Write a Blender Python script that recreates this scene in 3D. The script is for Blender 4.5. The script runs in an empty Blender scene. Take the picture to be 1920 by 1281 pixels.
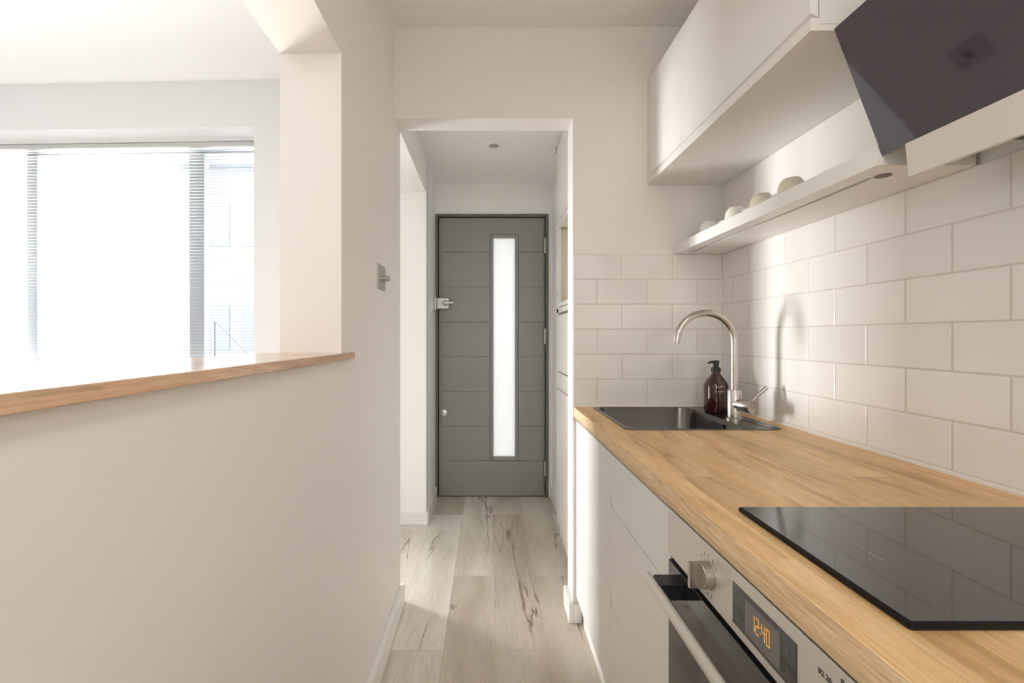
import bpy, bmesh, math, random
from mathutils import Vector, Matrix
random.seed(7)
S = bpy.context.scene
COL = S.collection
PI = math.pi

# ------------------------------------------------------------------ camera
F = 828.0            # focal length in pixels of the 1920 px wide frame
VX, VY = 914.0, 631.0   # vanishing point of the depth lines
H = 1.166            # eye height
cam_d = bpy.data.cameras.new('camera')
cam = bpy.data.objects.new('camera', cam_d)
COL.objects.link(cam)
cam_d.sensor_width = 36.0
cam_d.lens = F * 36.0 / 1920.0
cam_d.shift_x = (960 - VX) / 1920.0
cam_d.shift_y = -(640.5 - VY) / 1920.0
cam_d.clip_start = 0.01
cam.location = (0, 0, H)
cam.rotation_euler = (PI / 2, 0, 0)
S.camera = cam

# ------------------------------------------------------------------ view, world, large lights
S.view_settings.view_transform = 'Standard'
S.view_settings.look = 'None'
S.view_settings.exposure = 0.34
S.view_settings.gamma = 1.0
S.view_settings.use_curve_mapping = False
S.cycles.max_bounces = 12
S.cycles.diffuse_bounces = 8
S.cycles.glossy_bounces = 6
S.cycles.transparent_max_bounces = 16
S.cycles.sample_clamp_indirect = 6.0
S.cycles.caustics_reflective = False
S.cycles.caustics_refractive = False
S.cycles.use_denoising = True

w = bpy.data.worlds.new('sky')
S.world = w
w.use_nodes = True
bg = w.node_tree.nodes['Background']
bg.inputs[0].default_value = (0.93, 0.97, 1.0, 1)
bg.inputs[1].default_value = 3.2

def area(name, loc, rot, sx, sy, power, col):
    l = bpy.data.lights.new(name, 'AREA')
    l.shape = 'RECTANGLE'; l.size = sx; l.size_y = sy
    l.energy = power; l.color = col
    o = bpy.data.objects.new(name, l)
    o.location = loc; o.rotation_euler = rot
    COL.objects.link(o)
    return o
# daylight entering by the large window of the left room
area('window_daylight', (-2.95, 3.22, 1.35), (-PI / 2, 0, 0), 2.9, 2.2, 52, (0.95, 0.98, 1.0))
# fill light added at an unseen side opening of the left room
area('side_fill_light', (-4.72, 0.15, 1.60), (0, -PI / 2, 0), 0.7, 1.1, 8, (0.96, 0.98, 1.0))
# fill light added on the kitchen ceiling, out of view behind the camera
area('kitchen_fill_light', (0.35, -0.45, 2.42), (0, 0, 0), 0.35, 0.35, 9, (1.0, 0.95, 0.88))
_o = area('window_daylight_bright_sky', (-3.95, 3.78, 0.85), (0, 0, 0), 1.15, 1.5, 400, (1.0, 0.99, 0.97))
_o.rotation_euler = (Vector((0.5, 1.65, 1.45)) - Vector(_o.location)).to_track_quat('-Z', 'Y').to_euler()
# warm fill light added at an unseen rear opening, behind the camera
area('rear_fill_light', (0.25, -1.86, 1.55), (PI / 2, 0, 0), 0.6, 1.0, 6, (1.0, 0.93, 0.84))

# ------------------------------------------------------------------ materials
def lin(r, g, b):
    f = lambda c: (c / 255 / 12.92) if c / 255 <= 0.04045 else ((c / 255 + 0.055) / 1.055) ** 2.4
    return (f(r), f(g), f(b), 1)

def mat(name, col, rough=0.5, metal=0.0, **kw):
    m = bpy.data.materials.new(name); m.use_nodes = True
    b = m.node_tree.nodes['Principled BSDF']
    b.inputs['Base Color'].default_value = col
    b.inputs['Roughness'].default_value = rough
    b.inputs['Metallic'].default_value = metal
    for k, v in kw.items():
        b.inputs[k.replace('_', ' ')].default_value = v
    return m

def nodes(m):
    return m.node_tree.nodes, m.node_tree.links, m.node_tree.nodes['Principled BSDF']

def noise_bump(m, scale=80, strength=0.05, dist=0.002, stretch=(1, 1, 1)):
    n, l, b = nodes(m)
    tc = n.new('ShaderNodeTexCoord'); mp = n.new('ShaderNodeMapping'); t = n.new('ShaderNodeTexNoise'); bp = n.new('ShaderNodeBump')
    mp.inputs['Scale'].default_value = stretch
    t.inputs['Scale'].default_value = scale; t.inputs['Detail'].default_value = 3
    bp.inputs['Strength'].default_value = strength; bp.inputs['Distance'].default_value = dist
    l.new(tc.outputs['Object'], mp.inputs[0]); l.new(mp.outputs[0], t.inputs['Vector'])
    l.new(t.outputs[0], bp.inputs['Height']); l.new(bp.outputs[0], b.inputs['Normal'])
    return m

PAINT = noise_bump(mat('wall_paint', (0.82, 0.795, 0.765, 1), 0.5), 45, 0.06)
PAINT_N = noise_bump(mat('wall_paint_neutral', (0.88, 0.875, 0.865, 1), 0.6), 45, 0.06)
PAINT_W = noise_bump(mat('window_wall_shaded', (0.74, 0.735, 0.735, 1), 0.6), 45, 0.06)  # paint darkened to stand in for shade on the backlit wall
PAINT_C = noise_bump(mat('left_room_ceiling_paint', (0.83, 0.83, 0.835, 1), 0.6), 45, 0.06)
PAINT_G = noise_bump(mat('dim_bounce_wall', (0.50, 0.51, 0.53, 1), 0.6), 45, 0.06)  # unseen walls greyed to cut light bounced into the left room
CEIL = noise_bump(mat('ceiling_paint', (0.84, 0.825, 0.80, 1), 0.7), 45, 0.05)
TRIM = mat('trim_paint', (0.82, 0.81, 0.79, 1), 0.35)
LACQ = mat('white_lacquer', (0.83, 0.82, 0.80, 1), 0.38)
LACQ2 = mat('white_melamine', (0.80, 0.78, 0.75, 1), 0.45)
GAP = mat('recess_grey', (0.22, 0.21, 0.20, 1), 0.7)
BLACKGLASS = mat('black_glass', (0.012, 0.011, 0.013, 1), 0.04, IOR=1.6, Specular_IOR_Level=0.9)
EDGEBLK = mat('black_edge', (0.006, 0.005, 0.007, 1), 0.45, Specular_IOR_Level=0.2)
HOBGLASS = mat('hob_glass', (0.020, 0.018, 0.019, 1), 0.03, IOR=1.72, Specular_IOR_Level=0.8)
HOODGLASS = mat('smoked_glass', (0.040, 0.028, 0.047, 1), 0.02, IOR=1.6, Specular_IOR_Level=0.8)
BLACK = mat('black_plastic', (0.012, 0.012, 0.013, 1), 0.35)
STEEL = noise_bump(mat('brushed_steel', (0.76, 0.73, 0.69, 1), 0.42, 0.75), 60, 0.04, 0.001, (1, 0.05, 12))
STEEL_DK = noise_bump(mat('sink_steel_shaded', (0.15, 0.14, 0.135, 1), 0.24, 1.0), 60, 0.03, 0.001, (1, 1, 0.05))  # base colour darkened to stand in for dark reflections in the bowl
STEEL_HOOD = noise_bump(mat('hood_steel', (0.78, 0.74, 0.68, 1), 0.4, 0.6), 60, 0.04, 0.001, (1, 0.05, 12))
NICKEL = mat('brushed_nickel', (0.52, 0.48, 0.44, 1), 0.27, 1.0)
BAR = mat('handle_steel', (0.74, 0.72, 0.68, 1), 0.32, 0.9)
CHROME = mat('chrome', (0.72, 0.72, 0.72, 1), 0.14, 1.0)
PLATEM = mat('satin_plate', (0.45, 0.45, 0.42, 1), 0.4, 0.5)
SATIN = mat('satin_silver', (0.66, 0.65, 0.62, 1), 0.4, 0.6)
DOORGREY = mat('door_grey', lin(142, 144, 140), 0.42)
DOORDARK = mat('door_frame_grey', lin(104, 105, 102), 0.5)
CREAM = mat('cream_interior', lin(244, 238, 222), 0.6)
CERAMIC = mat('stoneware', lin(206, 200, 180), 0.35)
CERAMIC_W = mat('white_china', lin(232, 229, 222), 0.25)
AMBER = mat('amber_glass', lin(52, 14, 16), 0.12, Coat_Weight=0.5)
PRINT = mat('pale_print', (0.62, 0.60, 0.58, 1), 0.6)
DKPRINT = mat('dark_print', (0.09, 0.08, 0.07, 1), 0.6)
LCD = mat('display_glass', lin(112, 110, 106), 0.25)
PLATE = mat('panel_print', (0.20, 0.195, 0.19, 1), 0.5)
PAVE = mat('pavement', (0.5, 0.49, 0.47, 1), 0.9)
LIGHTRING = mat('downlight_white', (0.82, 0.81, 0.79, 1), 0.4)
LENS = mat('downlight_lens', (0.38, 0.37, 0.36, 1), 0.3)
SLATG = mat('backlit_blind_slat', (0.27, 0.28, 0.29, 1), 0.5)  # white slats greyed to stand in for their backlit shade
HEADR = mat('blind_headrail', (0.55, 0.55, 0.55, 1), 0.4)
SLAT = mat('blind_slat', (0.80, 0.81, 0.82, 1), 0.4)
ALU = mat('window_aluminium', (0.5, 0.51, 0.53, 1), 0.4, 0.0)
HOUSE = mat('house_render', (0.36, 0.38, 0.40, 1), 0.9)
HOUSEW = mat('house_window', (0.30, 0.32, 0.34, 1), 0.4)

m = LEDC = bpy.data.materials.new('clock_digit'); m.use_nodes = True
b = m.node_tree.nodes['Principled BSDF']
b.inputs['Base Color'].default_value = (0.2, 0.06, 0.0, 1)
b.inputs['Emission Color'].default_value = (1.0, 0.50, 0.10, 1)
b.inputs['Emission Strength'].default_value = 0.6

def clear_glass(name):
    m = bpy.data.materials.new(name); m.use_nodes = True
    n, l = m.node_tree.nodes, m.node_tree.links
    n.clear()
    o = n.new('ShaderNodeOutputMaterial'); mx = n.new('ShaderNodeMixShader'); t = n.new('ShaderNodeBsdfTransparent'); g = n.new('ShaderNodeBsdfGlossy')
    mx.inputs[0].default_value = 0.04
    g.inputs['Roughness'].default_value = 0.02
    l.new(t.outputs[0], mx.inputs[1]); l.new(g.outputs[0], mx.inputs[2]); l.new(mx.outputs[0], o.inputs[0])
    return m
GLASS = clear_glass('window_glass')

def frosted(name):
    m = bpy.data.materials.new(name); m.use_nodes = True
    n, l = m.node_tree.nodes, m.node_tree.links
    n.clear()
    o = n.new('ShaderNodeOutputMaterial'); mx = n.new('ShaderNodeMixShader'); t = n.new('ShaderNodeBsdfTranslucent'); g = n.new('ShaderNodeBsdfPrincipled')
    t.inputs[0].default_value = (0.78, 0.77, 0.76, 1)
    g.inputs['Base Color'].default_value = (0.75, 0.76, 0.76, 1); g.inputs['Roughness'].default_value = 0.25
    mx.inputs[0].default_value = 0.3
    l.new(t.outputs[0], mx.inputs[1]); l.new(g.outputs[0], mx.inputs[2]); l.new(mx.outputs[0], o.inputs[0])
    return m
FROST = frosted('frosted_glass')

def ramp(n, stops):
    r = n.new('ShaderNodeValToRGB')
    cr = r.color_ramp
    while len(cr.elements) < len(stops): cr.elements.new(0.5)
    for e, (p, c) in zip(cr.elements, stops):
        e.position = p; e.color = c
    return r

def mixc(n, l, fac, a, b, mode='MIX'):
    x = n.new('ShaderNodeMix'); x.data_type = 'RGBA'; x.blend_type = mode
    for s, v in ((x.inputs[0], fac), (x.inputs[6], a), (x.inputs[7], b)):
        if hasattr(v, 'default_value') or hasattr(v, 'links'): l.new(v, s)
        else: s.default_value = v
    return x.outputs[2]

def coords(n, l, order, off=(0, 0, 0), scale=(1, 1, 1)):
    """position of the surface point, axes re-ordered ('yx.' gives u=y, v=x), shifted and scaled"""
    tc = n.new('ShaderNodeTexCoord'); sp = n.new('ShaderNodeSeparateXYZ'); cb = n.new('ShaderNodeCombineXYZ'); mp = n.new('ShaderNodeMapping')
    l.new(tc.outputs['Object'], sp.inputs[0])
    for k, ch in enumerate(order):
        if ch in 'xyz': l.new(sp.outputs['xyz'.index(ch)], cb.inputs[k])
    mp.inputs['Location'].default_value = off; mp.inputs['Scale'].default_value = scale
    l.new(cb.outputs[0], mp.inputs[0])
    return mp.outputs[0]

def brick(n, l, vec, w_, h_, mortar, smooth=0.1, freq=2, offs=0.5):
    t = n.new('ShaderNodeTexBrick')
    t.offset = offs; t.offset_frequency = freq; t.squash = 1
    t.inputs['Scale'].default_value = 1.0
    t.inputs['Brick Width'].default_value = w_; t.inputs['Row Height'].default_value = h_
    t.inputs['Mortar Size'].default_value = mortar; t.inputs['Mortar Smooth'].default_value = smooth
    l.new(vec, t.inputs['Vector'])
    return t

def tile_mat(name, axis, off):
    m = mat(name, (0.8, 0.78, 0.75, 1), 0.16)
    n, l, b = nodes(m)
    v = coords(n, l, axis + 'z.', (-off, -(1.502 - 6 * 0.1022), 0))
    t = brick(n, l, v, 0.2045, 0.1022, 0.0021, 0.25)
    t.inputs['Color1'].default_value = (0.85, 0.83, 0.805, 1)
    t.inputs['Color2'].default_value = (0.81, 0.79, 0.77, 1)
    t.inputs['Mortar'].default_value = (0.66, 0.62, 0.56, 1)
    l.new(t.outputs['Color'], b.inputs['Base Color'])
    t2 = brick(n, l, v, 0.2045, 0.1022, 0.005, 1.0)
    iv = n.new('ShaderNodeMath'); iv.operation = 'SUBTRACT'; iv.inputs[0].default_value = 1.0
    l.new(t2.outputs['Fac'], iv.inputs[1])
    bp = n.new('ShaderNodeBump'); bp.inputs['Strength'].default_value = 0.45; bp.inputs['Distance'].default_value = 0.0015
    l.new(iv.outputs[0], bp.inputs['Height'])
    ns = n.new('ShaderNodeTexNoise'); ns.inputs['Scale'].default_value = 9; l.new(v, ns.inputs['Vector'])
    bp2 = n.new('ShaderNodeBump'); bp2.inputs['Strength'].default_value = 0.05; bp2.inputs['Distance'].default_value = 0.01
    l.new(ns.outputs[0], bp2.inputs['Height']); l.new(bp.outputs[0], bp2.inputs['Normal'])
    l.new(bp2.outputs[0], b.inputs['Normal'])
    rr = n.new('ShaderNodeMapRange'); rr.inputs['To Min'].default_value = 0.14; rr.inputs['To Max'].default_value = 0.75
    l.new(t.outputs['Fac'], rr.inputs[0]); l.new(rr.outputs[0], b.inputs['Roughness'])
    return m
TILE_R = tile_mat('white_tile_side', 'y', 1.0147)
TILE_E = tile_mat('white_tile_end', 'x', 0.5502)

def wood_mat(name, stave_w, stave_l, c1, c2, c3, rough, gs=(3.2, 22), dist=0.9):
    m = mat(name, c1, rough)
    n, l, b = nodes(m)
    # z adds to the across coordinate so that the front edge reads as the side of the same staves
    tc = n.new('ShaderNodeTexCoord'); sp = n.new('ShaderNodeSeparateXYZ'); l.new(tc.outputs['Object'], sp.inputs[0])
    ad = n.new('ShaderNodeMath'); ad.operation = 'ADD'; l.new(sp.outputs[0], ad.inputs[0]); l.new(sp.outputs[2], ad.inputs[1])
    cb = n.new('ShaderNodeCombineXYZ'); l.new(sp.outputs[1], cb.inputs[0]); l.new(ad.outputs[0], cb.inputs[1])
    t = brick(n, l, cb.outputs[0], stave_l, stave_w, 0.0, 0.0, 2, 0.37)
    t.inputs['Color1'].default_value = (0, 0, 0, 1); t.inputs['Color2'].default_value = (1, 1, 1, 1); t.inputs['Mortar'].default_value = (0.5, 0.5, 0.5, 1)
    # grain
    cb2 = n.new('ShaderNodeCombineXYZ'); l.new(sp.outputs[1], cb2.inputs[0]); l.new(ad.outputs[0], cb2.inputs[1]); l.new(t.outputs['Color'], cb2.inputs[2])
    mp = n.new('ShaderNodeMapping'); mp.inputs['Scale'].default_value = (gs[0], gs[1], 7); l.new(cb2.outputs[0], mp.inputs[0])
    g = n.new('ShaderNodeTexNoise'); g.inputs['Scale'].default_value = 1.0; g.inputs['Detail'].default_value = 7; g.inputs['Roughness'].default_value = 0.6; g.inputs['Distortion'].default_value = dist
    l.new(mp.outputs[0], g.inputs['Vector'])
    mp2 = n.new('ShaderNodeMapping'); mp2.inputs['Scale'].default_value = (22, 420, 7); l.new(cb2.outputs[0], mp2.inputs[0])
    f = n.new('ShaderNodeTexNoise'); f.inputs['Scale'].default_value = 1.0; f.inputs['Detail'].default_value = 3; l.new(mp2.outputs[0], f.inputs['Vector'])
    r = ramp(n, [(0.28, c3), (0.46, c1), (0.70, c2)]); l.new(g.outputs[0], r.inputs[0])
    v = n.new('ShaderNodeMapRange'); v.inputs['To Min'].default_value = 0.84; v.inputs['To Max'].default_value = 1.06
    l.new(t.outputs['Color'], v.inputs[0])
    o1 = mixc(n, l, 1.0, r.outputs[0], v.outputs[0], 'MULTIPLY')
    fr = ramp(n, [(0.35, (0.80, 0.78, 0.76, 1)), (0.6, (1.05, 1.05, 1.05, 1))]); l.new(f.outputs[0], fr.inputs[0])
    o2 = mixc(n, l, 0.75, o1, fr.outputs[0], 'MULTIPLY')
    l.new(o2, b.inputs['Base Color'])
    bp = n.new('ShaderNodeBump'); bp.inputs['Strength'].default_value = 0.12; bp.inputs['Distance'].default_value = 0.001
    l.new(f.outputs[0], bp.inputs['Height']); l.new(bp.outputs[0], b.inputs['Normal'])
    return m
OAK = wood_mat('oak_worktop', 0.085, 0.9, lin(214, 176, 124), lin(228, 197, 150), lin(172, 133, 87), 0.42)
OAK_EDGE = wood_mat('oak_edge_lit', 0.3, 3.0, lin(226, 194, 150), lin(240, 214, 174), lin(204, 168, 122), 0.45, (9, 70), 2.6)  # worktop oak painted lighter for the light falling on its front face
LEDGEWOOD = wood_mat('ledge_wood', 0.05, 0.42, lin(214, 178, 148), lin(224, 194, 164), lin(200, 162, 132), 0.16)

def floor_mat():
    m = mat('limed_oak_floor', lin(205, 195, 182), 0.36)
    n, l, b = nodes(m)
    v = coords(n, l, 'yx.', (0.35, -0.032, 0))
    t = brick(n, l, v, 1.25, 0.195, 0.0009, 0.0, 2, 0.41)
    t.inputs['Color1'].default_value = (0, 0, 0, 1); t.inputs['Color2'].default_value = (1, 1, 1, 1); t.inputs['Mortar'].default_value = (0.3, 0.3, 0.3, 1)
    sp = n.new('ShaderNodeSeparateXYZ'); l.new(v, sp.inputs[0])
    cb = n.new('ShaderNodeCombineXYZ'); l.new(sp.outputs[0], cb.inputs[0]); l.new(sp.outputs[1], cb.inputs[1])
    k = n.new('ShaderNodeMath'); k.operation = 'MULTIPLY'; k.inputs[1].default_value = 9.0; l.new(t.outputs['Color'], k.inputs[0]); l.new(k.outputs[0], cb.inputs[2])
    def nz(scale, detail, dist=0.0):
        mp = n.new('ShaderNodeMapping'); mp.inputs['Scale'].default_value = scale; l.new(cb.outputs[0], mp.inputs[0])
        x = n.new('ShaderNodeTexNoise'); x.inputs['Scale'].default_value = 1; x.inputs['Detail'].default_value = detail; x.inputs['Distortion'].default_value = dist
        l.new(mp.outputs[0], x.inputs['Vector']); return x.outputs[0]
    base = ramp(n, [(0.0, lin(192, 182, 168)), (0.5, lin(210, 202, 190)), (1.0, lin(224, 219, 210))]); l.new(t.outputs['Color'], base.inputs[0])
    gr = ramp(n, [(0.3, (0.74, 0.71, 0.67, 1)), (0.55, (1.0, 1.0, 1.0, 1)), (0.8, (1.08, 1.08, 1.08, 1))]); l.new(nz((1.6, 9, 1), 5, 0.6), gr.inputs[0])
    c = mixc(n, l, 0.8, base.outputs[0], gr.outputs[0], 'MULTIPLY')
    fg = ramp(n, [(0.35, (0.87, 0.86, 0.84, 1)), (0.6, (1.03, 1.03, 1.03, 1))]); l.new(nz((14, 190, 1), 3), fg.inputs[0])
    c = mixc(n, l, 0.8, c, fg.outputs[0], 'MULTIPLY')
    # dark splits along the grain
    cr = nz((0.9, 6.0, 1.3), 5, 0.6)
    s1 = n.new('ShaderNodeMath'); s1.operation = 'SUBTRACT'; s1.inputs[1].default_value = 0.5; l.new(cr, s1.inputs[0])
    s2 = n.new('ShaderNodeMath'); s2.operation = 'ABSOLUTE'; l.new(s1.outputs[0], s2.inputs[0])
    s3 = n.new('ShaderNodeMapRange'); s3.inputs['From Min'].default_value = 0.001; s3.inputs['From Max'].default_value = 0.016; s3.inputs['To Min'].default_value = 1; s3.inputs['To Max'].default_value = 0
    l.new(s2.outputs[0], s3.inputs[0])
    mk = n.new('ShaderNodeMapRange'); mk.inputs['From Min'].default_value = 0.50; mk.inputs['From Max'].default_value = 0.60
    l.new(nz((1.5, 6, 2), 2), mk.inputs[0])
    s4 = n.new('ShaderNodeMath'); s4.operation = 'MULTIPLY'; l.new(s3.outputs[0], s4.inputs[0]); l.new(mk.outputs[0], s4.inputs[1])
    s5 = n.new('ShaderNodeMath'); s5.operation = 'MULTIPLY'; s5.inputs[1].default_value = 0.8; l.new(s4.outputs[0], s5.inputs[0])
    c = mixc(n, l, s5.outputs[0], c, lin(104, 84, 62))
    c = mixc(n, l, t.outputs['Fac'], c, lin(176, 162, 146))
    l.new(c, b.inputs['Base Color'])
    bp = n.new('ShaderNodeBump'); bp.inputs['Strength'].default_value = 0.1; bp.inputs['Distance'].default_value = 0.001
    l.new(fg.outputs[0], bp.inputs['Height']); l.new(bp.outputs[0], b.inputs['Normal'])
    return m
FLOORM = floor_mat()

# ------------------------------------------------------------------ mesh helpers
ORIGIN = {}
class MB:
    def __init__(s, M=None):
        s.bm = bmesh.new(); s.M = M
    def box(s, x0, x1, y0, y1, z0, z1, M=None):
        vs = [s.bm.verts.new((x, y, z)) for x in (x0, x1) for y in (y0, y1) for z in (z0, z1)]
        for q in ((0, 1, 3, 2), (4, 6, 7, 5), (0, 4, 5, 1), (2, 3, 7, 6), (0, 2, 6, 4), (1, 5, 7, 3)):
            s.bm.faces.new([vs[i] for i in q])
        if M:
            for v in vs: v.co = M @ v.co
        return s
    def prism(s, poly, axis, a, b):
        """extrude a 2-D polygon (list of pairs) along the axis; the pairs are the other two axes in xyz order"""
        def P(p, t):
            c = list(p); c.insert('xyz'.index(axis), t); return c
        A = [s.bm.verts.new(P(p, a)) for p in poly]; B = [s.bm.verts.new(P(p, b)) for p in poly]
        n = len(poly)
        s.bm.faces.new(A); s.bm.faces.new(B[::-1])
        for i in range(n): s.bm.faces.new((A[i], B[i], B[(i + 1) % n], A[(i + 1) % n]))
        return s
    def loops(s, L, cap0=True, cap1=True, closed=True):
        R = [[s.bm.verts.new(p) for p in lp] for lp in L]
        for A, B in zip(R, R[1:]):
            n = len(A)
            for i in range(n if closed else n - 1): s.bm.faces.new((A[i], A[(i + 1) % n], B[(i + 1) % n], B[i]))
        if cap0: s.bm.faces.new(R[0][::-1])
        if cap1: s.bm.faces.new(R[-1])
        return s
    def lathe(s, c, prof, n=32, M=None, sup=None):
        M = M or Matrix()
        L = []
        for r, z in prof:
            lp = []
            for k in range(n):
                a = 2 * PI * k / n; ca, sa = math.cos(a), math.sin(a)
                q = 1.0
                if sup: q = (abs(ca) ** sup + abs(sa) ** sup) ** (-1 / sup)
                lp.append(Vector(c) + M @ Vector((r * q * ca, r * q * sa, z)))
            L.append(lp)
        return s.loops(L)
    def tube(s, pts, r, n=20, ell=(1, 1)):
        pts = [Vector(p) for p in pts]
        rr = r if isinstance(r, (list, tuple)) else [r] * len(pts)
        t0 = (pts[1] - pts[0]).normalized()
        u = t0.orthogonal().normalized() if abs(t0.z) > 0.9 else t0.cross(Vector((0, 0, 1))).normalized()
        L = []
        for i, p in enumerate(pts):
            t = (pts[min(i + 1, len(pts) - 1)] - pts[max(i - 1, 0)]).normalized()
            u = (u - t * u.dot(t)).normalized(); v = t.cross(u)
            L.append([p + (u * math.cos(2 * PI * k / n) * ell[0] + v * math.sin(2 * PI * k / n) * ell[1]) * rr[i] for k in range(n)])
        return s.loops(L)
    def build(s, name, m, parent=None, bevel=0.0, smooth=False, org=None, seg=2):
        if s.M is not None: bmesh.ops.transform(s.bm, matrix=s.M, verts=s.bm.verts)
        bmesh.ops.recalc_face_normals(s.bm, faces=s.bm.faces)
        me = bpy.data.meshes.new(name)
        o = bpy.data.objects.new(name, me)
        COL.objects.link(o)
        po = ORIGIN.get(parent.name, Vector()) if parent else Vector()
        if org is None:
            org = po if parent else Vector()
        org = Vector(org)
        # the mesh keeps the material's coordinates: materials read object space, so origins stay at the world origin when no parent
        bmesh.ops.translate(s.bm, vec=-org, verts=s.bm.verts)
        s.bm.to_mesh(me); s.bm.free()
        o.location = org - po
        if parent: o.parent = parent
        ORIGIN[o.name] = org
        me.materials.append(m)
        if smooth:
            for p in me.polygons: p.use_smooth = True
            md = o.modifiers.new('edges', 'EDGE_SPLIT'); md.split_angle = math.radians(38)
        if bevel:
            md = o.modifiers.new('bevel', 'BEVEL'); md.width = bevel; md.segments = seg; md.limit_method = 'ANGLE'; md.angle_limit = math.radians(40)
            for p in me.polygons: p.use_smooth = True
            try:
                md2 = o.modifiers.new('normals', 'WEIGHTED_NORMAL'); md2.keep_sharp = True
            except Exception: pass
        return o

def thing(name, label, cat, loc=(0, 0, 0), group=None):
    o = bpy.data.objects.new(name, None); COL.objects.link(o)
    o.location = loc; o.empty_display_size = 0.05
    o['label'] = label; o['category'] = cat
    if group: o['group'] = group
    ORIGIN[o.name] = Vector(loc)
    return o
def tag(o, label, cat, group=None):
    o['label'] = label; o['category'] = cat
    if group: o['group'] = group
    return o
def struct(o):
    o['kind'] = 'structure'; return o
def rrect(x0, x1, y0, y1, r, z, n=8):
    pts = []
    for cx, cy, a0 in ((x1 - r, y1 - r, 0), (x0 + r, y1 - r, PI / 2), (x0 + r, y0 + r, PI), (x1 - r, y0 + r, 1.5 * PI)):
        for k in range(n + 1):
            a = a0 + PI / 2 * k / n
            pts.append((cx + r * math.cos(a), cy + r * math.sin(a), z))
    return pts
def text_mesh(body, name, m, parent, size, M, extrude=0.0002):
    cu = bpy.data.curves.new(name, 'FONT'); cu.body = body; cu.size = size; cu.extrude = extrude
    t = bpy.data.objects.new(name + '_tmp', cu); COL.objects.link(t)
    dg = bpy.context.evaluated_depsgraph_get(); dg.update()
    me = bpy.data.meshes.new_from_object(t.evaluated_get(dg))
    bpy.data.objects.remove(t)
    po = ORIGIN.get(parent.name, Vector())
    me.transform(Matrix.Translation(-po) @ M)
    me.materials.clear(); me.materials.append(m)
    o = bpy.data.objects.new(name, me); COL.objects.link(o); o.parent = parent
    ORIGIN[o.name] = po
    return o

# ------------------------------------------------------------------ depths
XL, XLB = -0.381, -0.541        # kitchen face and far face of the partition on the left
XR = 0.960                      # tile face on the right
DE, DE2 = 1.808, 1.917          # end wall, front and back face
DLE = 1.926                     # end of the left partition
DJ = 2.742                      # far jamb of the opening into the left room
DD = 3.209                      # wall of the entrance door
ZK, ZH, ZL = 2.434, 2.280, 2.782  # ceilings: kitchen, hall, left room
XO = 0.349                      # right jamb of the doorway
ZO = 2.059                      # head of the doorway
WM = Matrix.Translation((XL, DJ, 0)) @ Matrix.Rotation(-0.033, 4, 'Z') @ Matrix.Translation((-XL, -DJ, 0))  # the window wall is a little out of square

# ------------------------------------------------------------------ shell
struct(MB().box(-4.8, 1.3, -1.95, 3.5, -0.12, 0).build('floor', FLOORM))
struct(MB().box(XLB, 1.3, -1.95, DE2, ZK, 3.0).build('ceiling', CEIL))
struct(MB().box(XLB, 1.3, DE2, 3.5, ZH, 3.0).build('ceiling', PAINT_N))
struct(MB().box(-4.8, XLB, -1.95, 3.3, ZL, 3.0).build('ceiling', PAINT_C))
# left partition with its serving opening
YJ, ZS, ZT, YN = 1.1516, 1.105, 1.9045, -0.6
struct(MB().box(XLB, XL, -1.8, DLE, 0, ZS).box(XLB, XL, -1.8, YN, ZS, ZT).box(XLB, XL, YJ, DLE, ZS, ZT).box(XLB, XL, -1.8, DLE, ZT, 2.9).build('wall_left', PAINT))
struct(MB().box(XLB, XL, DLE, DJ, ZO, 2.9).box(XLB, XL, DJ, 3.45, 0, 2.9).build('wall_hall_left', PAINT_N))
struct(MB().box(XR + 0.008, 1.2, -1.95, 3.45, 0, 2.9).build('wall_right', PAINT))
struct(MB().box(XL, XO, DE, DE2, ZO, 2.5).box(XO, XR + 0.02, DE, DE2, 0, 2.5).build('wall_end', PAINT))
struct(MB().box(0.47, 1.1, 2.60, 3.45, 0, 2.5).build('wall_hall_right', PAINT_N))
# rear wall, with an unseen window opening added to let in light
struct(MB().box(-4.8, 1.3, -2.0, -1.8, 0, 1.05).box(-4.8, 1.3, -2.0, -1.8, 2.05, 2.95).box(-4.8, -0.05, -2.0, -1.8, 1.05, 2.05).box(0.55, 1.3, -2.0, -1.8, 1.05, 2.05).build('wall_rear', PAINT_G))
struct(MB().box(-4.8, -4.6, -1.9, -0.4, 0, 2.95).box(-4.8, -4.6, 0.7, 3.4, 0, 2.95).box(-4.8, -4.6, -0.4, 0.7, 0, 1.25).box(-4.8, -4.6, -0.4, 0.7, 1.95, 2.95).build('wall_far_left', PAINT_G))  # side opening is added, out of view, to let in fill light
# door wall
x0d, x1d, zd = (817 - VX) / 258, (1028 - VX) / 258, H - (402 - VY) / 258
struct(MB().box(XL, x0d, DD, DD + 0.2, 0, 2.4).box(x1d, 0.48, DD, DD + 0.2, 0, 2.4).box(x0d, x1d, DD, DD + 0.2, zd, 2.4).build('wall_door', PAINT_N))
# window wall
wx1, wz0, wz1 = -1.470, 0.15, 2.487
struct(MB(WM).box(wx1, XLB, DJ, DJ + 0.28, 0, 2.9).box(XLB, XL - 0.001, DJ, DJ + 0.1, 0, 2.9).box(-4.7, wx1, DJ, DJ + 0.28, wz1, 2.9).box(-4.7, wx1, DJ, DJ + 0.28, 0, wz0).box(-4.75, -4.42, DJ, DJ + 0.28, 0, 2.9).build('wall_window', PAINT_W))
# wall tiles
struct(MB().box(XR, XR + 0.008, -1.0, DE, 0.885, 1.502).build('wall_tile_side', TILE_R))
struct(MB().box(XO + 0.003, XR, DE - 0.004, DE + 0.001, 0.885, 1.502).build('wall_tile_end', TILE_E))
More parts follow.
